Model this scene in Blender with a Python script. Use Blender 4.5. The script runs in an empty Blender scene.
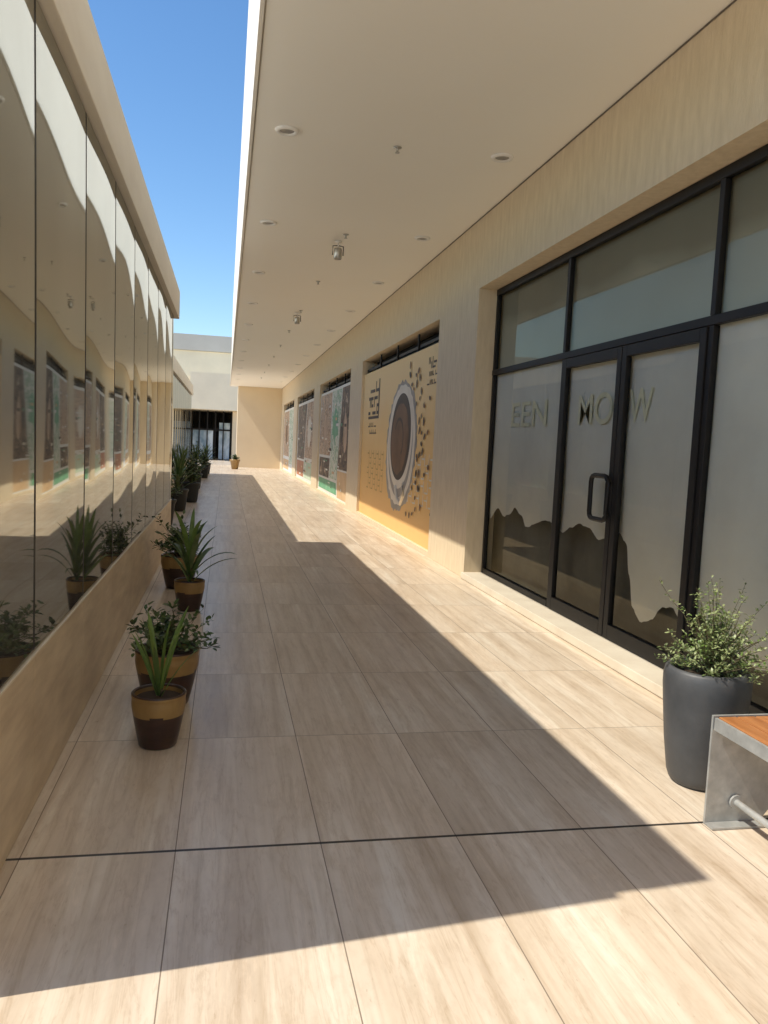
import bpy, math, random
from mathutils import Vector, Matrix
random.seed(7)
h=1.65
sc=bpy.context.scene
col=sc.collection
sc.view_settings.view_transform='Standard'
sc.view_settings.look='None'
sc.view_settings.exposure=0

# ---------------------------------------------------------------- materials
def newmat(name):
    m=bpy.data.materials.new(name); m.use_nodes=True
    nt=m.node_tree; b=nt.nodes['Principled BSDF']
    return m,nt,b
def math_(nt,op,a,b=None,c=None):
    n=nt.nodes.new('ShaderNodeMath'); n.operation=op
    for i,v in enumerate((a,b,c)):
        if v is None: continue
        if isinstance(v,(int,float)): n.inputs[i].default_value=v
        else: nt.links.new(v,n.inputs[i])
    return n.outputs[0]
def ramp(nt,fac,stops):
    r=nt.nodes.new('ShaderNodeValToRGB'); nt.links.new(fac,r.inputs[0])
    e=r.color_ramp.elements
    while len(e)<len(stops): e.new(.5)
    for el,(p,c) in zip(e,stops):
        el.position=p; el.color=(c[0],c[1],c[2],1)
    return r.outputs[0]
def noise(nt,vec,scale,detail=6,rough=.6,dist=0):
    n=nt.nodes.new('ShaderNodeTexNoise'); n.inputs['Scale'].default_value=scale
    n.inputs['Detail'].default_value=detail; n.inputs['Roughness'].default_value=rough
    n.inputs['Distortion'].default_value=dist
    nt.links.new(vec,n.inputs['Vector']); return n.outputs['Fac']
def mapping(nt,scale,src='Object'):
    t=nt.nodes.new('ShaderNodeTexCoord'); m=nt.nodes.new('ShaderNodeMapping')
    m.inputs['Scale'].default_value=scale
    nt.links.new(t.outputs[src],m.inputs['Vector']); return m.outputs[0]
def mixc(nt,mode,fac,a,b_):
    m=nt.nodes.new('ShaderNodeMix'); m.data_type='RGBA'; m.blend_type=mode
    for k,v in (('Factor',fac),('A',a),('B',b_)):
        if isinstance(v,(int,float)): m.inputs[k].default_value=v
        elif isinstance(v,tuple): m.inputs[k].default_value=(*v,1)
        else: nt.links.new(v,m.inputs[k])
    return m.outputs['Result']
def pmat(name,c1,c2=None,rough=.6,scale=4,aniso=(1,1,1),bump=0,bscale=60,metallic=0,spec=.5,coat=0):
    m,nt,b=newmat(name)
    if c2 is None: c2=tuple(x*.88 for x in c1)
    v=mapping(nt,aniso)
    f=noise(nt,v,scale)
    c=ramp(nt,f,[(.32,c2),(.68,c1)])
    nt.links.new(c,b.inputs['Base Color'])
    b.inputs['Roughness'].default_value=rough
    b.inputs['Metallic'].default_value=metallic
    b.inputs['Specular IOR Level'].default_value=spec
    b.inputs['Coat Weight'].default_value=coat
    if bump:
        f2=noise(nt,v,bscale,4)
        bp=nt.nodes.new('ShaderNodeBump'); bp.inputs['Strength'].default_value=bump
        bp.inputs['Distance'].default_value=.004
        nt.links.new(f2,bp.inputs['Height']); nt.links.new(bp.outputs[0],b.inputs['Normal'])
    return m

def floor_mat():
    m,nt,b=newmat('travertine_paving')
    t=nt.nodes.new('ShaderNodeTexCoord'); s=nt.nodes.new('ShaderNodeSeparateXYZ')
    nt.links.new(t.outputs['Object'],s.inputs[0])
    x,y=s.outputs[0],s.outputs[1]
    tx,ty=.352*h,.725*h
    u=math_(nt,'DIVIDE',math_(nt,'SUBTRACT',x,-.09*h),tx)
    v=math_(nt,'DIVIDE',math_(nt,'SUBTRACT',y,1.885*h),ty)
    iu=math_(nt,'FLOOR',u); iv=math_(nt,'FLOOR',v)
    fu=math_(nt,'FRACT',u); fv=math_(nt,'FRACT',v)
    du=math_(nt,'MULTIPLY',math_(nt,'MINIMUM',fu,math_(nt,'SUBTRACT',1.0,fu)),tx)
    dv=math_(nt,'MULTIPLY',math_(nt,'MINIMUM',fv,math_(nt,'SUBTRACT',1.0,fv)),ty)
    g=math_(nt,'LESS_THAN',math_(nt,'MINIMUM',du,dv),.0022)
    cmb=nt.nodes.new('ShaderNodeCombineXYZ'); nt.links.new(iu,cmb.inputs[0]); nt.links.new(iv,cmb.inputs[1])
    wn=nt.nodes.new('ShaderNodeTexWhiteNoise'); wn.noise_dimensions='2D'; nt.links.new(cmb.outputs[0],wn.inputs['Vector'])
    r=wn.outputs['Value']
    def vec(sx,sy,off):
        c=nt.nodes.new('ShaderNodeCombineXYZ')
        nt.links.new(math_(nt,'ADD',math_(nt,'MULTIPLY',x,sx),math_(nt,'MULTIPLY',r,off)),c.inputs[0])
        nt.links.new(math_(nt,'MULTIPLY',y,sy),c.inputs[1])
        nt.links.new(math_(nt,'MULTIPLY',r,off*1.7),c.inputs[2])
        return c.outputs[0]
    n1=noise(nt,vec(8.0,.55,37),1,4,.5,.25)      # broad soft bands
    n2=noise(nt,vec(26,.9,71),1,5,.55,.35)       # straight linear veins
    n3=noise(nt,vec(20,7,11),1,8,.7,.3)          # cloud
    n4=noise(nt,vec(13,1.1,23),1,8,.62,.5)       # vein contours
    n5=noise(nt,vec(80,22,5),1,3,.6,0)           # pin holes
    base=ramp(nt,n1,[(.28,(.56,.45,.335)),(.42,(.655,.545,.42)),(.56,(.71,.605,.48)),(.72,(.79,.71,.59))])
    st=ramp(nt,n2,[(.34,(.82,.78,.72)),(.50,(1,1,1)),(.70,(1.08,1.08,1.08))])
    c=mixc(nt,'MULTIPLY',.60,base,st)
    vl=ramp(nt,math_(nt,'ABSOLUTE',math_(nt,'SUBTRACT',n4,.5)),[(.0,(.76,.69,.61)),(.014,(.94,.91,.88)),(.04,(1,1,1))])
    c=mixc(nt,'MULTIPLY',.50,c,vl)
    vw=ramp(nt,math_(nt,'ABSOLUTE',math_(nt,'SUBTRACT',n4,.60)),[(.0,(1.14,1.14,1.14)),(.02,(1,1,1))])
    c=mixc(nt,'MULTIPLY',.6,c,vw)
    cl=ramp(nt,n3,[(.32,(.84,.80,.755)),(.50,(1,1,1)),(.68,(1.06,1.06,1.06))])
    c=mixc(nt,'MULTIPLY',.6,c,cl)
    ph=ramp(nt,n5,[(.27,(.66,.58,.5)),(.32,(1,1,1))])
    c=mixc(nt,'MULTIPLY',.5,c,ph)
    hv=nt.nodes.new('ShaderNodeHueSaturation')
    nt.links.new(math_(nt,'ADD',math_(nt,'MULTIPLY',r,.11),.94),hv.inputs['Value'])
    nt.links.new(c,hv.inputs['Color'])
    dn=noise(nt,t.outputs['Object'],.9,6,.6,.3)
    dr=ramp(nt,dn,[(.35,(.90,.88,.86)),(.6,(1,1,1))])
    c=mixc(nt,'MULTIPLY',.8,hv.outputs[0],dr)
    c=mixc(nt,'MIX',g,c,(.25,.19,.14))
    e=math_(nt,'LESS_THAN',math_(nt,'ABSOLUTE',math_(nt,'SUBTRACT',y,1.885*h)),.0085)
    c=mixc(nt,'MIX',e,c,(.035,.03,.026))
    nt.links.new(c,b.inputs['Base Color'])
    rr=math_(nt,'ADD',math_(nt,'MULTIPLY',n3,.25),math_(nt,'ADD',.20,math_(nt,'MULTIPLY',g,.4)))
    nt.links.new(rr,b.inputs['Roughness'])
    bp=nt.nodes.new('ShaderNodeBump'); bp.inputs['Strength'].default_value=.15; bp.inputs['Distance'].default_value=.002
    nt.links.new(math_(nt,'SUBTRACT',n3,math_(nt,'MULTIPLY',g,1.5)),bp.inputs['Height']); nt.links.new(bp.outputs[0],b.inputs['Normal'])
    return m

M={}
M['floor']=floor_mat()
M['sand']=pmat('sandy_ground',(.60,.50,.38),rough=.9,scale=.3,bump=.4,bscale=6)
M['wall']=pmat('beige_stone_render',(.76,.635,.45),(.655,.535,.365),rough=.75,scale=5,aniso=(3,3,.6),bump=.9,bscale=22)
M['endwall']=pmat('tan_render',(.78,.64,.44),(.74,.60,.41),rough=.8,scale=1,bump=.3)
M['soffit']=pmat('cream_soffit_paint',(.97,.95,.88),(.96,.935,.86),rough=.7,scale=.7,bump=.15,bscale=20)
M['fascia']=pmat('off_white_fascia',(.84,.80,.71),(.79,.74,.65),rough=.6,scale=1.2,bump=.1)
M['cornice']=pmat('beige_cornice_render',(.82,.77,.67),(.75,.695,.595),rough=.7,scale=2,aniso=(1,.6,2),bump=.3)
M['base']=pmat('travertine_cladding',(.70,.57,.41),(.50,.385,.265),rough=.4,scale=2.2,aniso=(1,.9,5),bump=.2,bscale=20)
M['step']=pmat('pale_stone_step',(.74,.67,.54),(.64,.56,.44),rough=.5,scale=3,bump=.2)
M['dark']=pmat('dark_interior',(.03,.028,.025),rough=.9)
M['darkgrey']=pmat('dim_room_grey',(.17,.17,.14),(.09,.09,.075),rough=.9,scale=2)  # dimness of the room below the sheet, put into the colour
M['seal']=pmat('black_seal',(.012,.011,.01),rough=.6)
M['gap']=pmat('shadow_gap_grey',(.16,.13,.10),rough=.8)
M['frame']=pmat('black_aluminium',(.016,.014,.013),(.012,.011,.011),rough=.5,spec=.3)
M['paper']=pmat('whitewash_sheet',(.95,.94,.84),(.83,.82,.73),rough=.9,scale=1.3,bump=.4,bscale=5)
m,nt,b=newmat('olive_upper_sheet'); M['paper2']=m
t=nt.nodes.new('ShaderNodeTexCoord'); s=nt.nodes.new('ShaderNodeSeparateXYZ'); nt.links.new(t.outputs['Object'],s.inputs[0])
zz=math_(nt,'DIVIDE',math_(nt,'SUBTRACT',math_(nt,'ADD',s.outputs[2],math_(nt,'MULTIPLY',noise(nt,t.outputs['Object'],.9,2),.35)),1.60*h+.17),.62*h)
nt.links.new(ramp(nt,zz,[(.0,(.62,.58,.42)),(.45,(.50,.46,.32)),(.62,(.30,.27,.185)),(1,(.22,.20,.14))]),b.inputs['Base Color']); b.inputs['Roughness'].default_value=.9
M['shopfloor']=pmat('shop_screed',(.20,.18,.15),rough=.9)
M['yellow']=pmat('faded_yellow_print',(.95,.93,.72),(.94,.90,.62),rough=.8)
M['greybld']=pmat('grey_render',(.55,.53,.48),rough=.8,scale=.5)
M['whitebld']=pmat('cream_render',(.90,.80,.60),rough=.8,scale=.5)
M['chrome']=pmat('brushed_steel',(.55,.55,.53),rough=.35,metallic=1)
M['whitep']=pmat('white_plastic',(.93,.92,.88),rough=.45)
M['lamp']=pmat('lamp_recess',(.42,.40,.36),(.25,.24,.22),rough=.3,scale=30)
M['maroon']=pmat('dark_brown_glaze',(.060,.027,.018),(.030,.016,.013),rough=.28,scale=7,aniso=(1,1,3),bump=.15,bscale=12)
M['mustard']=pmat('mustard_glaze',(.38,.235,.080),(.25,.145,.050),rough=.35,scale=8,aniso=(1,1,.5),bump=.15,bscale=12)
M['soil']=pmat('soil',(.06,.04,.025),rough=1,scale=30,bump=1)
M['greypot']=pmat('charcoal_fibreglass',(.085,.087,.09),(.055,.057,.06),rough=.5,scale=5,bump=.25,bscale=30)
M['blackpot']=pmat('black_plastic_pot',(.022,.024,.022),rough=.45)
M['galv']=pmat('galvanised_steel',(.50,.50,.47),(.36,.36,.34),rough=.5,scale=14,metallic=.35,bump=.2)
M['wood']=pmat('orange_hardwood',(.50,.215,.075),(.32,.12,.038),rough=.42,scale=3,aniso=(14,1,14),bump=.2,bscale=12)
M['bark']=pmat('green_brown_stem',(.12,.10,.05),rough=.8)
def leafmat(name,c1,c2):
    m,nt,b=newmat(name)
    v=mapping(nt,(1,1,1)); f=noise(nt,v,9,3)
    c=ramp(nt,f,[(.35,c2),(.65,c1)])
    nt.links.new(c,b.inputs['Base Color']); b.inputs['Roughness'].default_value=.42
    tr=nt.nodes.new('ShaderNodeBsdfTranslucent'); nt.links.new(c,tr.inputs[0])
    mx=nt.nodes.new('ShaderNodeMixShader'); mx.inputs[0].default_value=.25
    nt.links.new(b.outputs[0],mx.inputs[1]); nt.links.new(tr.outputs[0],mx.inputs[2])
    nt.links.new(mx.outputs[0],nt.nodes['Material Output'].inputs[0]); return m
M['leafA']=leafmat('strap_leaf_green',(.11,.18,.045),(.055,.10,.03))
M['leafB']=leafmat('young_leaf_green',(.20,.30,.07),(.11,.19,.04))
M['leafC']=leafmat('dark_leaf_green',(.055,.09,.03),(.03,.055,.02))
M['leafD']=leafmat('light_leaf_green',(.40,.46,.22),(.24,.30,.12))
M['leafE']=leafmat('mid_leaf_green',(.18,.23,.09),(.10,.14,.05))
m,nt,b=newmat('bronze_mirror_glass'); M['mirror']=m
nt.nodes.remove(b)
gn=noise(nt,mapping(nt,(1,1,.6)),1.2,3)
gl=nt.nodes.new('ShaderNodeBsdfGlossy'); gl.inputs['Roughness'].default_value=.03
nt.links.new(ramp(nt,gn,[(.3,(.74,.75,.71)),(.7,(.80,.81,.765))]),gl.inputs['Color'])
df=nt.nodes.new('ShaderNodeBsdfDiffuse'); df.inputs['Color'].default_value=(.10,.10,.095,1)
lw=nt.nodes.new('ShaderNodeLayerWeight'); lw.inputs['Blend'].default_value=.5
fac=math_(nt,'ADD',.34,math_(nt,'MULTIPLY',math_(nt,'POWER',lw.outputs['Facing'],2.0),.50))
mx=nt.nodes.new('ShaderNodeMixShader'); nt.links.new(fac,mx.inputs[0]); nt.links.new(df.outputs[0],mx.inputs[1]); nt.links.new(gl.outputs[0],mx.inputs[2])
nt.links.new(mx.outputs[0],nt.nodes['Material Output'].inputs[0])
m,nt,b=newmat('blue_entrance_glass'); M['blueglass']=m
gn=noise(nt,mapping(nt,(1,1,.6)),.8,3); nt.links.new(ramp(nt,gn,[(.40,(.25,.36,.45)),(.60,(.80,.90,.96))]),b.inputs['Base Color']); b.inputs['Roughness'].default_value=.1
m,nt,b=newmat('clear_shop_glass'); M['glass']=m
nt.nodes.remove(b)
tr=nt.nodes.new('ShaderNodeBsdfTransparent'); tr.inputs[0].default_value=(.98,.98,.96,1)
gl=nt.nodes.new('ShaderNodeBsdfGlossy'); gl.inputs['Roughness'].default_value=.02
gn=noise(nt,mapping(nt,(1,1,1)),2,3); nt.links.new(ramp(nt,gn,[(.3,(.70,.65,.50)),(.7,(.80,.75,.60))]),gl.inputs['Color'])
fr=nt.nodes.new('ShaderNodeFresnel'); fr.inputs[0].default_value=1.40
fac=math_(nt,'MINIMUM',math_(nt,'ADD',math_(nt,'MULTIPLY',fr.outputs[0],.75),.02),1.0)
mx=nt.nodes.new('ShaderNodeMixShader'); nt.links.new(fac,mx.inputs[0]); nt.links.new(tr.outputs[0],mx.inputs[1]); nt.links.new(gl.outputs[0],mx.inputs[2])
nt.links.new(mx.outputs[0],nt.nodes['Material Output'].inputs[0])
def flat(n,c,c2=None): M[n]=pmat('print_'+n,c,c2,rough=.55,scale=2)
flat('p_dark',(.075,.05,.035)); flat('p_brown',(.22,.12,.06),(.13,.07,.035)); flat('p_cream',(.84,.76,.62)); flat('p_grey',(.46,.42,.36),(.28,.25,.22))
flat('p_white',(.82,.80,.74)); flat('p_green',(.12,.36,.20),(.22,.46,.28)); flat('p_red',(.52,.20,.09),(.36,.15,.08)); flat('p_skin',(.68,.48,.33),(.36,.24,.15))
flat('p_line',(.60,.38,.12)); flat('p_ltgreen',(.46,.60,.42),(.62,.70,.56)); flat('p_tan',(.72,.50,.28),(.58,.38,.20))
def pic(n,stops,sc_):
    m,nt,b=newmat('printed_photo_'+n); v=mapping(nt,(1,1,1.3))
    nt.links.new(ramp(nt,noise(nt,v,sc_,7,.65,1.6),stops),b.inputs['Base Color']); b.inputs['Roughness'].default_value=.55; M[n]=m
pic('pic_dark',[(.32,(.02,.014,.012)),(.44,(.06,.04,.03)),(.50,(.22,.13,.08)),(.54,(.04,.03,.025)),(.64,(.62,.46,.32))],1.6)
pic('pic_warm',[(.32,(.07,.04,.03)),(.42,(.40,.22,.12)),(.50,(.70,.54,.38)),(.56,(.22,.11,.06)),(.66,(.80,.72,.60))],2.0)
pic('pic_green',[(.32,(.06,.16,.08)),(.42,(.50,.58,.42)),(.50,(.76,.74,.66)),(.57,(.16,.34,.18)),(.66,(.78,.76,.68))],1.8)
m,nt,b=newmat('print_orange_gradient'); M['p_orange']=m
t=nt.nodes.new('ShaderNodeTexCoord'); s=nt.nodes.new('ShaderNodeSeparateXYZ'); nt.links.new(t.outputs['Object'],s.inputs[0])
zz=math_(nt,'ADD',math_(nt,'DIVIDE',s.outputs[2],3.2),math_(nt,'MULTIPLY',noise(nt,t.outputs['Object'],.9,3),.35))
nt.links.new(ramp(nt,zz,[(.15,(.84,.50,.19)),(.5,(.88,.56,.21)),(.8,(.90,.62,.27)),(1.0,(.90,.66,.33))]),b.inputs['Base Color']); b.inputs['Roughness'].default_value=.6

# ---------------------------------------------------------------- mesh builder
class MB:
    def __init__(s): s.v=[];s.f=[];s.m=[];s.mats=[];s.smooth=[]
    def mi(s,k):
        if k not in s.mats: s.mats.append(k)
        return s.mats.index(k)
    def face(s,pts,k,sm=False):
        i=len(s.v); s.v+= [tuple(p) for p in pts]; s.f.append(tuple(range(i,i+len(pts)))); s.m.append(s.mi(k)); s.smooth.append(sm)
    def box(s,x0,x1,y0,y1,z0,z1,k):
        i=len(s.v)
        s.v+=[(x0,y0,z0),(x1,y0,z0),(x1,y1,z0),(x0,y1,z0),(x0,y0,z1),(x1,y0,z1),(x1,y1,z1),(x0,y1,z1)]
        for q in ((0,3,2,1),(4,5,6,7),(0,1,5,4),(1,2,6,5),(2,3,7,6),(3,0,4,7)):
            s.f.append(tuple(i+a for a in q)); s.m.append(s.mi(k)); s.smooth.append(False)
    def grid(s,rows,k,sm=True,closed=False):
        i=len(s.v); n=len(rows[0])
        for r in rows: s.v+=[tuple(p) for p in r]
        for a in range(len(rows)-1):
            for b_ in range(n if closed else n-1):
                c=(b_+1)%n
                kk=k(a,b_) if callable(k) else k
                s.f.append((i+a*n+b_,i+a*n+c,i+(a+1)*n+c,i+(a+1)*n+b_)); s.m.append(s.mi(kk)); s.smooth.append(sm)
    def lathe(s,prof,c,k,n=40):
        rows=[[(c[0]+r*math.cos(2*math.pi*j/n),c[1]+r*math.sin(2*math.pi*j/n),c[2]+z) for j in range(n)] for r,z in prof]
        s.grid(rows,k,True,True)
    def tube(s,pts,rad,k,n=8):
        rows=[]
        for i,p in enumerate(pts):
            a=Vector(pts[max(i-1,0)]); b_=Vector(pts[min(i+1,len(pts)-1)]); d=(b_-a).normalized()
            u=d.cross(Vector((0,0,1)));
            if u.length<.05: u=d.cross(Vector((1,0,0)))
            u.normalize(); w=d.cross(u); r=rad[i] if isinstance(rad,(list,tuple)) else rad
            rows.append([Vector(p)+u*r*math.cos(2*math.pi*j/n)+w*r*math.sin(2*math.pi*j/n) for j in range(n)])
        s.grid(rows,k,True,True)
        s.face(rows[0][::-1],k); s.face(rows[-1],k)
    def build(s,name,parent=None,origin=(0,0,0),bevel=0):
        me=bpy.data.meshes.new(name); o=Vector(origin)
        me.from_pydata([tuple(Vector(p)-o) for p in s.v],[],s.f)
        for k in s.mats: me.materials.append(M[k])
        for p,mi,sm in zip(me.polygons,s.m,s.smooth): p.material_index=mi; p.use_smooth=sm
        me.update(); ob=bpy.data.objects.new(name,me); col.objects.link(ob)
        if parent: ob.parent=parent
        else: ob.location=o
        if bevel:
            bv=ob.modifiers.new('b','BEVEL'); bv.width=bevel; bv.segments=2; bv.limit_method='ANGLE'
        return ob
def thing(name,loc,label,cat,group=None):
    e=bpy.data.objects.new(name,None); e.location=loc; col.objects.link(e); e.empty_display_size=.2
    e['label']=label; e['category']=cat
    if group: e['group']=group
    return e
def tag(o,label,cat,group=None):
    o['label']=label;o['category']=cat
    if group:o['group']=group

# ---------------------------------------------------------------- ground
mb=MB(); mb.face([(-900,-900,-.03),(900,-900,-.03),(900,900,-.03),(-900,900,-.03)],'sand'); g=mb.build('ground'); g['kind']='structure'
mb=MB(); mb.face([(-25,-15,0),(25,-15,0),(25,75,0),(-25,75,0)],'floor'); g=mb.build('pavement'); g['kind']='structure'

# ---------------------------------------------------------------- left glass buildings
def glass_building(x,y0,y1,label,joint0):
    X=x*h; Y0=y0*h; Y1=y1*h; org=(X,Y0,0)
    e=thing('glass_building',org,label,'building')
    mb=MB(); mb.box(X-4*h,X-.03*h,Y0,Y1,.002,2.2*h,'seal'); mb.build('wall',e,org)
    js=[y0]; j=joint0
    while j<y1-.1:
        if j>y0+.1: js.append(j)
        j+=.722
    js.append(y1)
    mb=MB()
    for a,b_ in zip(js[:-1],js[1:]):
        mb.box(X-.028*h,X,a*h+.002,b_*h-.002,.003,.41*h,'base')
    mb.box(X-.028*h,X+.004*h,Y0,Y1,.4105*h,.418*h,'step')
    mb.box(X-.5*h,X-.029*h,Y0-.03,Y0-.002,.003,2.0*h,'base')
    mb.build('stone_base',e,org,bevel=.002)
    z0,z1=.425*h,2.048*h
    def rec(v): return -.020*v*v
    for a,b_ in zip(js[:-1],js[1:]):
        mb=MB(); ya,yb=a*h+.012,b_*h-.012; nu,nv=18,34
        A=random.uniform(.0035,.0055); p1,p2=random.uniform(0,6),random.uniform(0,6); t1=random.uniform(-.002,.002)
        rows=[]
        for iv in range(nv+1):
            v=iv/nv; row=[]
            for iu in range(nu+1):
                u=iu/nu
                d=A*math.sin(math.pi*u)*(.5+.5*math.sin(math.pi*v))+(.0022*math.sin(4.5*v+p1)*math.cos(2.6*u+p2)+t1*(u-.5))*math.sin(math.pi*u)+rec(v)
                row.append((X-.004*h+d,yb+(ya-yb)*u,z0+(z1-z0)*v))
            rows.append(row)
        mb.grid(rows,'mirror',True)
        mb.build('window_pane',e,org)
    mb=MB()
    for a in js[1:-1]:
        rows=[]
        for iv in range(13):
            v=iv/12; xx=X-.004*h+rec(v)+.0006; rows.append([(xx-.01,a*h+.0145,z0+(z1-z0)*v),(xx,a*h+.0145,z0+(z1-z0)*v),(xx,a*h-.0145,z0+(z1-z0)*v),(xx-.01,a*h-.0145,z0+(z1-z0)*v)])
        mb.grid(rows,'seal',False)
    mb.build('glazing_seal',e,org)
    mb=MB(); mb.box(X-4*h,X+.02*h,Y0,Y1+.2*h,2.055*h,2.30*h,'cornice')
    mb.box(X-4*h,X+.012*h,Y0+.01,Y1+.19*h,2.3005*h,2.312*h,'cornice')
    mb.build('cornice',e,org,bevel=.006)
    return e
glass_building(-.47,1.41,7.4,'low building with bronze mirror glazing on stone base',2.153)
glass_building(-.9,7.62,21.5,'set back mirror glazed building with beige cornice',8.2)

# ---------------------------------------------------------------- right building
WX=1.83*h; TX=2.05*h; SZ=2.73*h
org=(WX,0,0)
R=thing('shop_building',org,'beige rendered shop building with wide cream canopy soffit','building')
YS=-6*h; YE=27.3*h
opens=[(1.6,5.8,0.05,2.2)]+[(6.91+5.1*k,6.91+5.1*k+4.04,.045,2.135) for k in range(4)]
mb=MB(); y=YS
for a,b_,z0,z1 in opens:
    mb.box(WX,TX,y,a*h,.003,SZ,'wall')
    mb.box(WX,TX,a*h,b_*h,z1*h,SZ,'wall')
    if a>2: mb.box(WX,TX,a*h,b_*h,.003,z0*h,'wall')
    y=b_*h
mb.box(WX,TX,y,YE,.003,SZ,'wall')
mb.build('wall',R,org)
mb=MB(); mb.box(WX-.006,WX-.001,YS,YE,SZ-.015,SZ-.004,'gap'); mb.build('shadow_gap',R,org)
mb=MB()
mb.box(.1*h,3.4*h,YS,27.7*h,SZ+.02,5.6*h,'fascia'); mb.build('upper_wall',R,org)
mb=MB(); mb.box(.1*h+.012,3.38*h,YS+.01,27.68*h,SZ,SZ+.019,'soffit'); mb.build('soffit',R,org)
mb=MB(); mb.box(.1*h-.03,.1*h-.001,YS,27.7*h,SZ-.012,SZ+.10,'fascia'); mb.build('drip_edge',R,org)
mb=MB(); mb.box(.36*h,WX+.2*h,27.31*h,28.6*h,.003,SZ-.004,'endwall'); mb.build('end_wall',R,org)
mb=MB(); mb.box(3.2*h,3.3*h,YS,27.3*h,.003,SZ-.004,'dark'); mb.box(TX+.01,3.19*h,6.3*h,6.4*h,.003,SZ-.004,'dark'); mb.box(TX+.01,3.19*h,.9*h,1.0*h,.003,SZ-.004,'dark')
mb.box(TX+.01,3.19*h,1.01*h,6.29*h,.004,.05*h,'shopfloor')
mb.box(TX+.06,TX+.08,1.01*h,6.29*h,.051*h,.80*h,'darkgrey')  # low panel standing in for the dim room, shade painted as dark grey
mb.build('interior_wall',R,org)
mb=MB(); mb.box(1.808*h,TX,1.6*h,5.80*h,.004,.049*h,'step'); mb.build('step',R,org,bevel=.006)

# storefront
DX=1.968*h
def fbox(mb,ya,yb,za,zb,dx=0,dep=.03): mb.box(DX+dx,DX+dx+dep*h,ya*h,yb*h,za*h,zb*h,'frame')
zt=1.56; ztop=2.198; zb=.0495
mb=MB()
fbox(mb,1.60,5.80,ztop-.045,ztop)
fbox(mb,1.60,5.80,zt,zt+.04,-.004)
for m_ in (1.625,3.02,4.50,5.775): 
    fbox(mb,m_-.017,m_+.017,zb,zt-.001); fbox(mb,m_-.017,m_+.017,zt+.041,ztop-.046)
for a,b_ in ((1.65,2.995),(4.525,5.75)): fbox(mb,a,b_,zb,zb+.04)
mb.build('window_frame',R,org,bevel=.004)
def pane(name,ya,yb,za,zb_,par,x=DX+.018*h):
    mb=MB(); n=10
    A=random.uniform(-.003,.003); rows=[[(x+A*math.sin(math.pi*i/n)*math.sin(math.pi*j/n),(yb+(ya-yb)*i/n)*h,(za+(zb_-za)*j/n)*h) for i in range(n+1)] for j in range(n+1)]
    mb.grid(rows,'glass'); return mb.build(name,par,org)
for a,b_ in ((1.643,3.002),(4.518,5.757)): pane('window_pane',a,b_,zb+.041,zt-.002,R)
for a,b_ in ((1.643,3.002),(3.038,4.482),(4.518,5.757)): pane('window_pane',a,b_,zt+.042,ztop-.047,R)
for a,b_,hs in ((3.040,3.756,None),(3.764,4.480,1)):
    mb=MB(); s_=.046; dx=-.008*h
    fbox(mb,a,a+s_,zb+.004,zt-.004,dx); fbox(mb,b_-s_,b_,zb+.004,zt-.004,dx)
    fbox(mb,a+s_,b_-s_,zb+.004,zb+.08,dx); fbox(mb,a+s_,b_-s_,zt-.06,zt-.004,dx)
    d=mb.build('door',R,org,bevel=.004)
    pane('door_glass',a+s_,b_-s_,zb+.08,zt-.06,d,DX+.008*h)
    if hs:
        mb=MB(); cy=a+.0; zc=.775
        w,hh,r=.19,.115,.035
        x=DX-.012*h-.035
        path=[]
        for (sy,sz,a0) in ((1,1,0),(-1,1,90),(-1,-1,180),(1,-1,270)):
            for q in range(0,91,30):
                an=math.radians(a0+q)
                path.append((x,(cy+w/2+sy*(w/2-r)+r*math.cos(an))*h,(zc+sz*(hh-r)+r*math.sin(an))*h))
        path.append(path[0]); mb.tube(path,.022,'frame',8)
        for sz in (-.08,.08): mb.tube([(x,(cy+.02)*h,(zc+sz)*h),(DX-.009*h,(cy+.02)*h,(zc+sz)*h)],.014,'frame',8)
        mb.build('handle',d,org)
# covering behind glass
PX=DX+.034*h
sheet=thing('window_covering',(PX,2*h,0),'torn whitewashed sheet covering inside of shop glazing','window covering')
prof=[(5.78,.47),(5.60,.57),(5.46,.52),(5.34,.545),(5.22,.60),(5.10,.565),(5.0,.49),(4.86,.53),(4.70,.57),(4.55,.56),(4.42,.52),(4.30,.57),(4.20,.60),(4.06,.585),(3.96,.54),(3.84,.56),(3.74,.60),(3.66,.56),(3.60,.40),(3.54,.25),(3.46,.20),(3.36,.23),(3.27,.31),(3.2,.33),(3.12,.28),(3.0,.34),(2.8,.25),(2.6,.22),(2.3,.3),(2.0,.15),(1.62,.12)]
pp=[]
for (a,za),(b_,zb2) in zip(prof[:-1],prof[1:]):
    for q in range(5):
        t=q/5; ss=t*t*(3-2*t); pp.append((a+(b_-a)*t,za+(zb2-za)*ss+random.uniform(-.005,.005)))
pp.append(prof[-1])
mb=MB(); rows=[]
nv=10
for j in range(nv+1):
    rows.append([(PX+.010*math.sin(a*7+j*.8)*(1-j/nv)+random.uniform(-.001,.001),a*h,(z+(1.60-z)*j/nv)*h) for a,z in pp])
mb.grid(rows,'paper'); mb.build('sheet',sheet,(PX,2*h,0))
mb=MB(); mb.face([(PX+.02,5.78*h,1.601*h),(PX+.02,1.62*h,1.601*h),(PX+.02,1.62*h,2.197*h),(PX+.02,5.78*h,2.197*h)],'paper2'); mb.build('upper_sheet',sheet,(PX,2*h,0))
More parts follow.
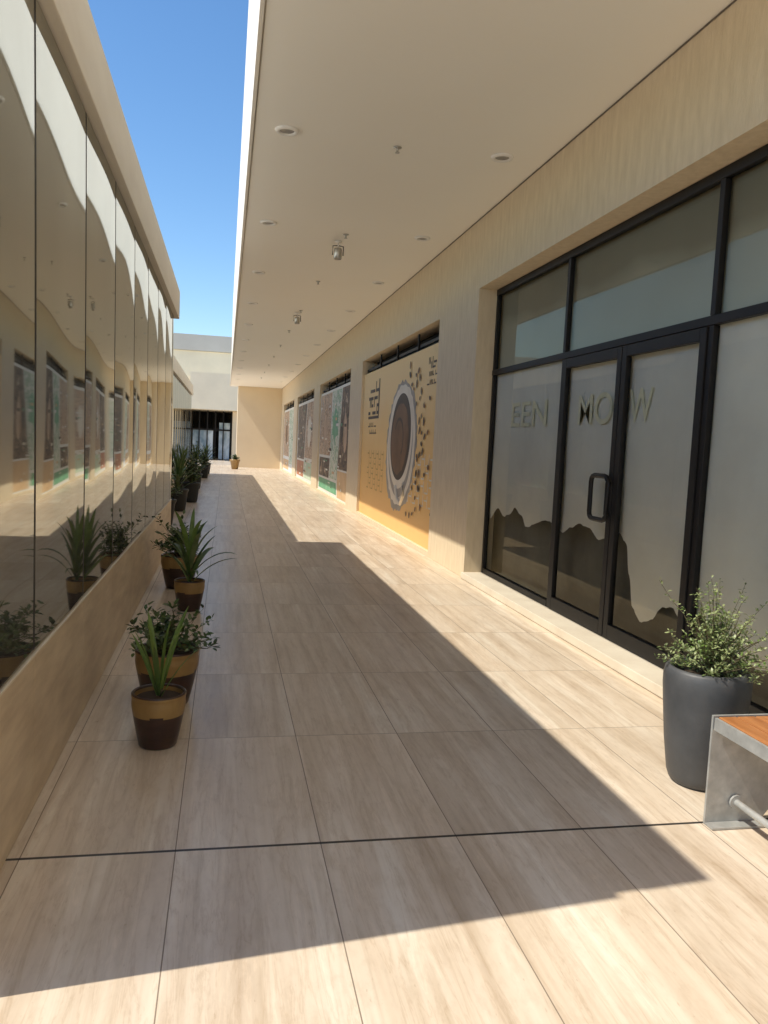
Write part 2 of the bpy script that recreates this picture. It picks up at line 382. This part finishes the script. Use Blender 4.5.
def textmesh(body,size,loc,k,parent,porg,sx=1):
    cu=bpy.data.curves.new('t','FONT'); cu.body=body; cu.size=size; cu.align_x='CENTER'; cu.offset=.003
    ob=bpy.data.objects.new('t',cu); col.objects.link(ob); bpy.context.view_layer.update()
    me=bpy.data.meshes.new_from_object(ob.evaluated_get(bpy.context.evaluated_depsgraph_get()))
    bpy.data.objects.remove(ob)
    for v in me.vertices:
        x,y=v.co.x*sx,v.co.y
        v.co=Vector((0,-x,y))
    me.materials.clear(); me.materials.append(M[k])
    o=bpy.data.objects.new('lettering',me); col.objects.link(o); o.parent=parent; o.location=Vector(loc)-Vector(porg); return o
textmesh('EEN',.24*h,(PX-.013,5.08*h,1.17*h),'yellow',sheet,(PX,2*h,0),1.6)
textmesh('MO',.24*h,(PX-.013,4.10*h,1.17*h),'yellow',sheet,(PX,2*h,0),1.15)
textmesh('W',.24*h,(PX-.013,3.60*h,1.17*h),'yellow',sheet,(PX,2*h,0),.9)

# ---------------------------------------------------------------- posters
def disc(mb,x,cy,cz,ry,rz,k,n=40,rot=0,jit=0,seed=1):
    pts=[]; rn=random.Random(seed)
    for j in range(n):
        a=-2*math.pi*j/n; q=1+rn.uniform(-jit,jit); u,v=ry*q*math.cos(a),rz*q*math.sin(a)
        pts.append((x,(cy+u*math.cos(rot)-v*math.sin(rot))*h,(cz+u*math.sin(rot)+v*math.cos(rot))*h))
    mb.face(pts,k)
def ring(mb,x,cy,cz,r0,r1,k,n=48,a0=0,a1=6.2832,jit=0,seed=2):
    rn=random.Random(seed); rows=[[],[]]
    for j in range(n+1):
        a=a0+(a1-a0)*j/n; q=1+rn.uniform(-jit,jit)
        rows[0].append((x,(cy+r0*math.cos(a))*h,(cz+r0*math.sin(a))*h)); rows[1].append((x,(cy+r1*q*math.cos(a))*h,(cz+r1*q*math.sin(a))*h))
    mb.grid(rows,k,False)
def rect(mb,x,ya,yb,za,zb,k): mb.face([(x,yb*h,za*h),(x,ya*h,za*h),(x,ya*h,zb*h),(x,yb*h,zb*h)],k)
PXW=WX+.035*h
for k in range(4):
    ya=6.91+5.1*k; yb=ya+4.04; z0,z1=.046,1.945
    o0=(PXW,ya*h,0); x=PXW
    mb=MB(); mb.box(x,x+.02,ya*h+.004,yb*h-.004,z0*h,z1*h,'p_orange' if k==0 else 'p_white')
    if k==0:
        cy,cz=8.45,1.03; ro=-.5
        disc(mb,x-.003,cy,cz-.04,.76,.70,'p_grey',72,ro,.04,5)
        disc(mb,x-.005,cy,cz-.03,.70,.645,'p_cream',60,ro,.02,9); disc(mb,x-.006,cy+.0,cz-.03,.60,.56,'p_grey',60,ro)
        disc(mb,x-.008,cy,cz+.04,.585,.535,'p_cream',48,ro); disc(mb,x-.010,cy,cz+.06,.51,.46,'p_dark',48,ro)
        disc(mb,x-.012,cy+.03,cz+.04,.43,.38,'p_brown',40,ro,.03); ring(mb,x-.014,cy+.06,cz+.04,.20,.235,'p_dark',30,.5,4.0)
        mb.tube([(x-.014,(cy+.1)*h,(cz-.48)*h),(x-.014,(cy-.02)*h,(cz-.62)*h),(x-.014,(cy-.18)*h,(cz-.66)*h),(x-.014,(cy-.30)*h,(cz-.56)*h),(x-.014,(cy-.28)*h,(cz-.42)*h)],.035,'p_cream',6)
        pts=[]; tries=0; br=random.Random(11)
        while len(pts)<38 and tries<9000:
            tries+=1
            th=br.uniform(-1.15,1.25); rr=.82+abs(br.gauss(0,.30)); sz=br.uniform(.55,1.0)
            yy=cy-rr*math.cos(th)*1.02; z=cz+rr*math.sin(th)*.88
            if yy<6.98 or z>1.84 or z<.22: continue
            if z>1.5 and yy<7.45: continue
            if any(math.hypot((yy-a)*1.0,(z-b_)*1.3)<.10 for a,b_ in pts): continue
            pts.append((yy,z)); disc(mb,x-.0165-.0001*len(pts),yy,z,.050*sz,.030*sz,br.choice(['p_dark','p_dark','p_brown']),12,rot=br.uniform(0,3))
        def strokes(y0,z0,s,seed,nx,nz,kk,dens=.75):
            rnd=random.Random(seed); q=0
            for a in range(nx):
                for c in range(nz):
                    q+=1
                    if rnd.random()>dens: continue
                    yy=y0+a*s; z=z0+c*s
                    if rnd.random()<.5: rect(mb,x-.004-.00005*q,yy,yy+s*.42,z,z+s*1.42,kk)
                    else: rect(mb,x-.004-.00005*q,yy,yy+s*1.42,z,z+s*.42,kk)
        strokes(9.80,1.38,.095,3,7,4,'p_dark',.85)
        rect(mb,x-.0035,9.77,9.83,1.33,1.82,'p_dark'); rect(mb,x-.0036,9.77,10.5,1.325,1.36,'p_dark')
        for i in range(2): strokes(9.9,1.22-.09*i,.04,20+i,14-2*i,1,'p_dark',.8)
        for i in range(2): strokes(7.02,1.66-.08*i,.032,8+i,11,1,'p_dark',.9)
        strokes(7.06,1.73,.045,15,7,2,'p_dark',.8)
        for (yy0,nn,kk) in ((9.35,7,'p_line'),(7.0,7,'p_cream')):
            for i in range(nn):
                for j in range(4):
                    yy=yy0+i*.16; z=.42+j*.13
                    rect(mb,x-.0022,yy,yy+.016,z,z+.115,kk); rect(mb,x-.0026,yy,yy+.12,z+(.06 if (i+j)%2 else 0),z+.016+(.06 if (i+j)%2 else 0),kk)
    else:
        rnd=random.Random(40+k)
        def quad(x_,a0,a1,b0,b1,zl,zh,kk): mb.face([(x_,(ya+a1)*h,zl*h),(x_,(ya+a0)*h,zl*h),(x_,(ya+b0)*h,zh*h),(x_,(ya+b1)*h,zh*h)],kk)
        if k==1:
            quad(x-.003,.05,1.3,.05,1.0,.55,1.90,'pic_dark'); quad(x-.004,1.35,2.3,1.05,2.2,.35,1.90,'pic_green'); quad(x-.003,2.35,3.95,2.3,3.95,.75,1.9,'pic_warm')
            quad(x-.005,.05,1.2,.05,1.3,.07,.52,'p_tan'); quad(x-.005,1.3,3.9,1.4,3.9,.10,.30,'p_green'); quad(x-.0055,2.4,3.9,2.35,3.9,.34,.70,'pic_dark')
            disc(mb,x-.006,ya+3.1,1.25,.30,.32,'p_skin',20,0,.1); disc(mb,x-.006,ya+.55,1.15,.22,.3,'p_skin',20,0,.12,4)
            disc(mb,x-.006,ya+1.75,1.3,.34,.30,'p_green',14,0,.3,8)
        elif k==2:
            quad(x-.003,.1,2.0,.1,1.6,.6,1.88,'pic_warm'); quad(x-.003,2.1,3.9,1.7,3.9,.55,1.88,'pic_dark'); quad(x-.004,.1,2.0,.1,2.0,.12,.5,'p_ltgreen'); quad(x-.004,2.15,3.9,2.1,3.9,.12,.5,'p_red')
            disc(mb,x-.006,ya+1.0,1.2,.35,.35,'p_cream',24,0,.08)
        else:
            quad(x-.003,.1,1.6,.1,1.9,.3,1.88,'pic_green'); quad(x-.003,1.7,3.9,2.0,3.9,.5,1.88,'pic_warm'); quad(x-.003,1.7,3.9,1.7,3.9,.1,.4,'p_tan')
            disc(mb,x-.006,ya+2.8,1.2,.35,.35,'p_brown',24,0,.1)
        for i in range(34):
            yy=ya+rnd.uniform(.15,3.4); z=rnd.uniform(.15,1.8); rect(mb,x-.008-.0002*i,yy,yy+rnd.uniform(.06,.35),z,z+rnd.uniform(.02,.05),rnd.choice(['p_white','p_dark','p_white','p_cream','p_green','p_tan']))
    p=mb.build('poster',None,o0)
    tag(p,['large orange poster with coffee cup and beans on wall','white poster with dark photographs and green panels','poster with red panel and dark photograph','poster with pale green and tan panels'][k],'poster','printed posters filling the shop openings')
    mb=MB(); mb.box(TX-.02,TX-.002,ya*h+.002,yb*h-.002,z0*h,2.133*h,'dark'); mb.box(x+.06,x+.10,ya*h+.003,yb*h-.003,1.99*h,2.02*h,'frame')
    for q in range(1,4): mb.box(x+.03,x+.06,(ya+q)*h,(ya+q)*h+.04,1.9*h,2.13*h,'frame')
    mb.build('opening_backing',R,org)

# ---------------------------------------------------------------- ceiling fixtures
proto=None
for Xc in (.285,1.555):
    for k in range(1,13):
        Y=.73+1.95*k
        loc=(Xc*h,Y*h,SZ)
        if proto is None:
            e=thing('ceiling_light',loc,'round recessed downlight with pale metal trim in soffit','ceiling light','recessed downlights in the soffit')
            mb=MB(); mb.lathe([(.068,.002),(.070,-.016),(.082,-.024),(.104,-.020),(.112,-.001)],(0,0,0),'whitep',32); t_=mb.build('trim',e)
            mb=MB(); mb.lathe([(.0005,-.0015),(.03,-.002),(.045,-.006),(.0685,-.0075)],(0,0,0),'lamp',28); l_=mb.build('lamp',e)
            proto=(e,t_,l_)
        else:
            e=proto[0].copy(); e.location=loc; col.objects.link(e)
            for c in proto[1:]:
                cc=c.copy(); cc.parent=e; col.objects.link(cc)
proto=None
for k in range(0,11):
    loc=(.93*h,(2.65+2.03*k)*h,SZ)
    if proto is None:
        mb=MB(); mb.lathe([(.0005,-.001),(.04,-.002),(.042,-.008),(.012,-.012),(.011,-.045),(.022,-.05),(.022,-.056),(.0005,-.058)],(0,0,0),'chrome',14)
        proto=mb.build('fire_sprinkler',None); proto.location=loc; tag(proto,'small metal fire sprinkler head hanging from soffit','sprinkler','fire sprinklers along the soffit')
    else:
        c=proto.copy(); c.location=loc; col.objects.link(c)
proto=None
for Y in (6.95,10.95):
    loc=(.90*h,Y*h,SZ)
    if proto is None:
        e=thing('hanging_spotlight',loc,'white hanging spotlight on short stem under soffit','spotlight','hanging spotlights under the soffit')
        mb=MB(); mb.lathe([(.0005,-.001),(.05,-.002),(.05,-.02),(.012,-.022),(.012,-.12),(.0005,-.121)],(0,0,0),'whitep',16); a=mb.build('stem',e)
        mb=MB(); mb.lathe([(.0005,0),(.050,-.005),(.056,-.03),(.056,-.15),(.05,-.155),(.045,-.13),(.0005,-.125)],(0,0,-.10),'chrome',20); b1=mb.build('lamp_housing',e)
        mb=MB(); mb.tube([(-.075,0,-.20),(-.075,0,-.075),(0,0,-.065),(.075,0,-.075),(.075,0,-.20)],.008,'frame',8); c1=mb.build('bracket',e)
        proto=(e,a,b1,c1)
    else:
        e=proto[0].copy(); e.location=loc; col.objects.link(e)
        for c in proto[1:]:
            cc=c.copy(); cc.parent=e; col.objects.link(cc)

# ---------------------------------------------------------------- end building
org=(0,38*h,0)
E=thing('end_building',org,'cream building with dark glazed entrance closing the passage','building')
mb=MB(); mb.box(-14*h,6*h,39*h,46*h,.003,5.0*h,'whitebld'); mb.build('wall',E,org)
mb=MB(); mb.box(-14*h,6*h,38.9*h,46*h,5.01*h,5.75*h,'greybld'); mb.build('parapet',E,org)
mb=MB(); mb.box(-1.5*h,3*h,33.6*h,38.88*h,2.1*h,3.6*h,'whitebld'); mb.build('canopy',E,org)
mb=MB(); mb.box(-6*h,-1.52*h,34*h,38.8*h,.003,3.45*h,'whitebld'); mb.box(.25*h,3*h,34*h,38.8*h,.003,2.09*h,'endwall'); mb.build('side_wall',E,org)
mb=MB(); mb.box(-1.5*h,.24*h,37*h,37.1*h,.003,2.09*h,'dark'); mb.build('entrance_wall',E,org)
mb=MB(); mb.box(-1.40*h,-.55*h,34.96*h,34.99*h,.05,1.3*h,'blueglass'); mb.box(-.30*h,.15*h,34.96*h,34.99*h,.05,1.6*h,'blueglass'); mb.build('entrance_glass',E,org)
mb=MB()
for q in range(6): 
    xx=-1.49+q*.335; mb.box(xx*h,(xx+.045)*h,34.9*h,34.95*h,.003,2.09*h,'frame')
mb.box(-1.49*h,.23*h,34.88*h,34.895*h,1.25*h,1.32*h,'frame'); mb.build('entrance_frame',E,org)

# ---------------------------------------------------------------- plants
def strap(mb,base,az,L,W,e0,droop,k):
    n=9; p=Vector(base); el=e0; rows=[]
    dz=Vector((math.cos(az),math.sin(az),0)); side=Vector((-math.sin(az),math.cos(az),0))
    tw=random.uniform(-.25,.25); side=(side+Vector((0,0,tw))).normalized(); sw=random.uniform(-.12,.12)
    for i in range(n+1):
        t=i/n; w=W*(.45+1.6*t)*(1-t)**.75*1.15 if t<1 else 0; w=max(w,.0006)
        d=dz*math.cos(el)+Vector((0,0,math.sin(el)))+side*sw*t; d.normalize(); up=side.cross(d)
        if up.z<0: up=-up
        rows.append([p-side*w*.5+up*w*.18,p.copy(),p+side*w*.5+up*w*.18])
        p=p+d*(L/n); el-=droop/n*(.3+1.4*t)
    mb.grid(rows,k,True)
def spiky(mb,c,n,L,W,mats,e_lo=.5,e_hi=1.45,droop=(.5,1.3),hgt=0):
    if hgt>.05: mb.tube([(c[0],c[1],c[2]-.05),(c[0]+.01,c[1],c[2]+hgt*.5),(c[0],c[1],c[2]+hgt)],[.016,.013,.009],'bark',8)
    for i in range(n):
        t=i/n; az=i*2.4+random.uniform(-.3,.3)
        e0=e_lo+(e_hi-e_lo)*t+random.uniform(-.1,.1)
        strap(mb,(c[0]+.012*math.cos(az),c[1]+.012*math.sin(az),c[2]+hgt*t),az,L*random.uniform(.7,1.05),W*random.uniform(.8,1.1),e0,random.uniform(*droop)*(1.2-.5*t),random.choice(mats))
def shrub(mb,c,rx,rz,nb,nl,ls,mats,sprig=0,ext=1.35,elmin=.15):
    for b_ in range(nb):
        az=random.uniform(0,6.283); el=random.uniform(elmin,1.5); f=random.uniform(.5,1.0); nn=nl
        if random.random()<sprig: f*=ext; nn=int(nl*.8)
        tgt=Vector((rx*f*math.cos(az)*math.cos(el),rx*f*math.sin(az)*math.cos(el),rz*f*(.2+.8*math.sin(el))))
        pts=[]
        for i in range(6):
            t=i/5; q=Vector(c)+Vector((tgt.x*t,tgt.y*t,tgt.z*(t**.75)))+Vector((random.uniform(-1,1),random.uniform(-1,1),random.uniform(-1,1)))*rx*.05*t
            pts.append(q)
        mb.tube(pts,[.0035*(1-.7*i/5) for i in range(6)],'bark',4)
        kk=random.choice(mats)
        for j in range(nn):
            t=random.uniform(.2,1.02)**.8; i=min(int(t*5),4); fr_=t*5-i
            q=pts[i].lerp(pts[i+1],min(fr_,1.05))
            a=random.uniform(0,6.283); e=random.uniform(-.4,1.1)
            d=Vector((math.cos(a)*math.cos(e),math.sin(a)*math.cos(e),math.sin(e))); s_=d.cross(Vector((0,0,1)))
            if s_.length<.1: continue
            s_.normalize(); u=s_.cross(d); u=u if u.z>0 else -u
            s_=(s_+u*random.uniform(-.6,.6)).normalized(); z=ls*random.uniform(.7,1.25); q=q+d*z*.25
            tip=q+d*z; mid=q+d*z*.5
            k2=kk if random.random()<.7 else random.choice(mats)
            mb.face([q,mid-d*z*.15+s_*z*.24+u*z*.05,mid+d*z*.2+s_*z*.2+u*z*.04,tip-u*z*.06,mid+d*z*.2-s_*z*.2+u*z*.04,mid-d*z*.15-s_*z*.24+u*z*.05],k2)
def glazed_pot(e,org,R_,H_):
    prof=[(.001,.0),(.66,.0),(.71,.03),(.83,.3),(.94,.6),(.985,.72),(1.0,.80),(.99,.90),(1.01,.94),(1.01,.985),(.97,1.0),(.90,.985),(.86,.90),(.85,.86)]
    pr=[]
    for (a,b_),(c,d) in zip(prof[:-1],prof[1:]):
        for q in range(3): pr.append((a+(c-a)*q/3,b_+(d-b_)*q/3))
    pr.append(prof[-1]); n=48
    ph=random.uniform(0,6)
    def k(i,j):
        z=pr[i][1]; return 'mustard' if (z>.58+.035*math.sin(j/n*2*math.pi*3+ph) and z<.965) else 'maroon'
    mb=MB(); mb.lathe([(r*R_,z*H_) for r,z in pr],org,k,n); mb.build('pot',e,org)
    mb=MB(); mb.lathe([(.001,H_*.9),(.5*R_,H_*.895),(.86*R_,H_*.885)],org,'soil',24); mb.build('soil',e,org)
def potted(x,y,R_,H_,label,fn,group=None):
    o=(x*h,y*h,.002); e=thing('potted_plant',o,label,'potted plant',group or 'potted plants along the glazed wall')
    glazed_pot(e,o,R_,H_)
    mb=MB(); fn(mb,(o[0],o[1],H_*.88)); mb.build('foliage',e,o); return e
potted(-.187,2.57,.140,.29,'small two tone glazed pot with upright strap leaves',lambda mb,c:spiky(mb,c,10,.51,.038,['leafA','leafB','leafB'],1.05,1.52,(.2,.7),.07))
potted(-.190,2.98,.190,.345,'large two tone glazed pot with low bushy shrub',lambda mb,c:shrub(mb,c,.38,.31,36,20,.046,['leafC','leafA','leafE','leafA'],.35,1.2,.1))
potted(-.18,4.6,.142,.29,'small two tone pot with tall arching strap leaved plant',lambda mb,c:spiky(mb,c,20,.58,.060,['leafA','leafA','leafE','leafB'],.75,1.5,(.5,1.5),.27))
potted(-.275,5.3,.195,.36,'glazed pot with dark bushy shrub beside strap leaved plant',lambda mb,c:shrub(mb,c,.30,.42,34,20,.055,['leafC','leafA','leafE'],.2))
for i,(x,y,k) in enumerate([(-.60,10.7,0),(-.50,12.2,1),(-.70,13.6,0),(-.55,15.2,1),(-.62,17.2,0),(-.5,19.3,1),(-.65,8.9,1),(-.5,21.4,0)]):
    o=(x*h,y*h,.002); e=thing('potted_plant',o,['tall leafy plant in black pot on paving','dense dark shrub in black pot on paving'][k],'potted plant','black potted plants further along the passage')
    mb=MB(); mb.lathe([(.001,0),(.15,0),(.17,.04),(.21,.40),(.235,.45),(.235,.48),(.20,.48),(.19,.44)],o,'blackpot',24); mb.build('pot',e,o)
    mb=MB(); mb.lathe([(.001,.43),(.19,.43)],o,'soil',16); mb.build('soil',e,o)
    mb=MB(); c=(o[0],o[1],.42)
    if k==0: spiky(mb,c,22,.72,.070,['leafE','leafA','leafA'],.7,1.5,(.4,1.3),.38)
    else: shrub(mb,c,.36,.80,38,18,.080,['leafC','leafA','leafE'],.3)
    mb.build('foliage',e,o)
o=(.30*h,25.5*h,.002); e=thing('potted_plant',o,'small terracotta pot with low shrub beside end wall','potted plant')
mb=MB(); mb.lathe([(.001,0),(.16,0),(.24,.40),(.27,.42),(.27,.50),(.22,.50),(.21,.45)],o,'mustard',24); mb.build('pot',e,o)
mb=MB(); shrub(mb,(o[0],o[1],.45),.25,.35,20,14,.08,['leafC','leafA']); mb.build('foliage',e,o)
o=(1.478*h,2.14*h,.002); e=thing('planter',o,'tall charcoal planter with light green small leaved shrub','planter')
mb=MB(); Rr,Hh=.212,.60
mb.lathe([(.001,0),(.64*Rr,0),(.71*Rr,.015),(.77*Rr,.05),(.88*Rr,.22),(.96*Rr,.40),(1.0*Rr,.50),(1.0*Rr,.55),(.965*Rr,.585),(.91*Rr,Hh),(.84*Rr,.598),(.80*Rr,.56),(.80*Rr,.50)],o,'greypot',56); mb.build('pot',e,o)
mb=MB(); mb.lathe([(.001,.54),(.81*Rr,.535)],o,'soil',24); mb.build('soil',e,o)
mb=MB(); shrub(mb,(o[0]+.03,o[1],.54),.34,.41,110,34,.022,['leafD','leafD','leafD','leafE','leafB'],.45,1.35,-.05); mb.build('foliage',e,o)

# ---------------------------------------------------------------- bench
o=(1.46*h,1.4*h,0); B=thing('bench',o,'bench with orange wooden slats on galvanised steel legs','bench')
zt_=.306*h
mb=MB(); n=5; x0,x1=1.333*h,1.615*h; sw=(x1-x0)/n
for i in range(n): mb.box(x0+i*sw+.003,x0+(i+1)*sw-.003,.72*h,1.868*h,zt_-.035,zt_,'wood')
mb.build('seat',B,o,bevel=.004)
for yy in (1.872,.705):
    mb=MB(); y0,y1=yy*h,yy*h+.012
    pr=[(1.322,0.003),(1.49,.003),(1.63,zt_/h*.55),(1.63,zt_/h+.002),(1.322,zt_/h+.002)]
    f=[(a*h,y0,z*h if z>.01 else .003) for a,z in pr]; bk=[(a*h,y1,z*h if z>.01 else .003) for a,z in pr]
    mb.face(f,'galv'); mb.face(bk[::-1],'galv')
    for i in range(5):
        j=(i+1)%5; mb.face([f[j],f[i],bk[i],bk[j]],'galv')
    mb.box(1.322*h,1.49*h,y0-.06,y0-.001,.003,.011,'galv')
    mb.build('leg',B,o)
mb=MB(); mb.box(1.324*h,1.332*h,.72*h,1.868*h,zt_-.06,zt_-.004,'galv'); mb.box(1.616*h,1.624*h,.72*h,1.868*h,zt_-.06,zt_-.004,'galv'); mb.build('side_rail',B,o)
mb=MB(); mb.tube([(1.410*h,1.868*h,.063*h),(1.410*h,.715*h,.063*h)],.016,'galv',12)
mb.tube([(1.410*h,1.868*h,.063*h),(1.410*h,1.862*h,.063*h)],.034,'galv',12); mb.build('stretcher',B,o)

# ---------------------------------------------------------------- light
d=Vector((1,.124,-1.409*1.0077)).normalized()
s=bpy.data.lights.new('sun','SUN'); s.energy=5.0; s.angle=math.radians(.5); s.color=(1,.93,.80)
so=bpy.data.objects.new('sun',s); so.rotation_euler=d.to_track_quat('-Z','Y').to_euler(); so.location=(-10,0,20); col.objects.link(so)
w=bpy.data.worlds.new('World'); sc.world=w; w.use_nodes=True; nt=w.node_tree
sk=nt.nodes.new('ShaderNodeTexSky'); sk.sky_type='NISHITA'; sk.sun_disc=False
sk.sun_elevation=math.asin(-d.z); sk.sun_rotation=math.atan2(-d.x,-d.y)%(2*math.pi); sk.ozone_density=2.0; sk.dust_density=.3
hs=nt.nodes.new('ShaderNodeHueSaturation'); hs.inputs['Saturation'].default_value=1.2; hs.inputs['Value'].default_value=1.3
nt.links.new(sk.outputs[0],hs.inputs['Color'])
nt.links.new(hs.outputs[0],nt.nodes['Background'].inputs[0]); nt.nodes['Background'].inputs[1].default_value=.15

# ---------------------------------------------------------------- camera
f=790
dd=Vector((-158,-75,790)).normalized()
n=Vector((-.0475,.9989,.0853)); n=(n-dd*n.dot(dd)).normalized()
r=n.cross(dd)
cam=bpy.data.cameras.new('camera'); co=bpy.data.objects.new('camera',cam); col.objects.link(co); sc.camera=co
cam.sensor_fit='VERTICAL'; cam.sensor_height=32; cam.lens=f/1024*32; cam.clip_end=3000; cam.clip_start=.05
def W(v): return Vector((v.dot(r),v.dot(dd),-v.dot(n)))
ax,ay,az=W(Vector((1,0,0))),W(Vector((0,-1,0))),W(Vector((0,0,-1)))
mt=Matrix((ax,ay,az)).transposed().to_4x4(); mt.translation=Vector((0,0,h)); co.matrix_world=mt
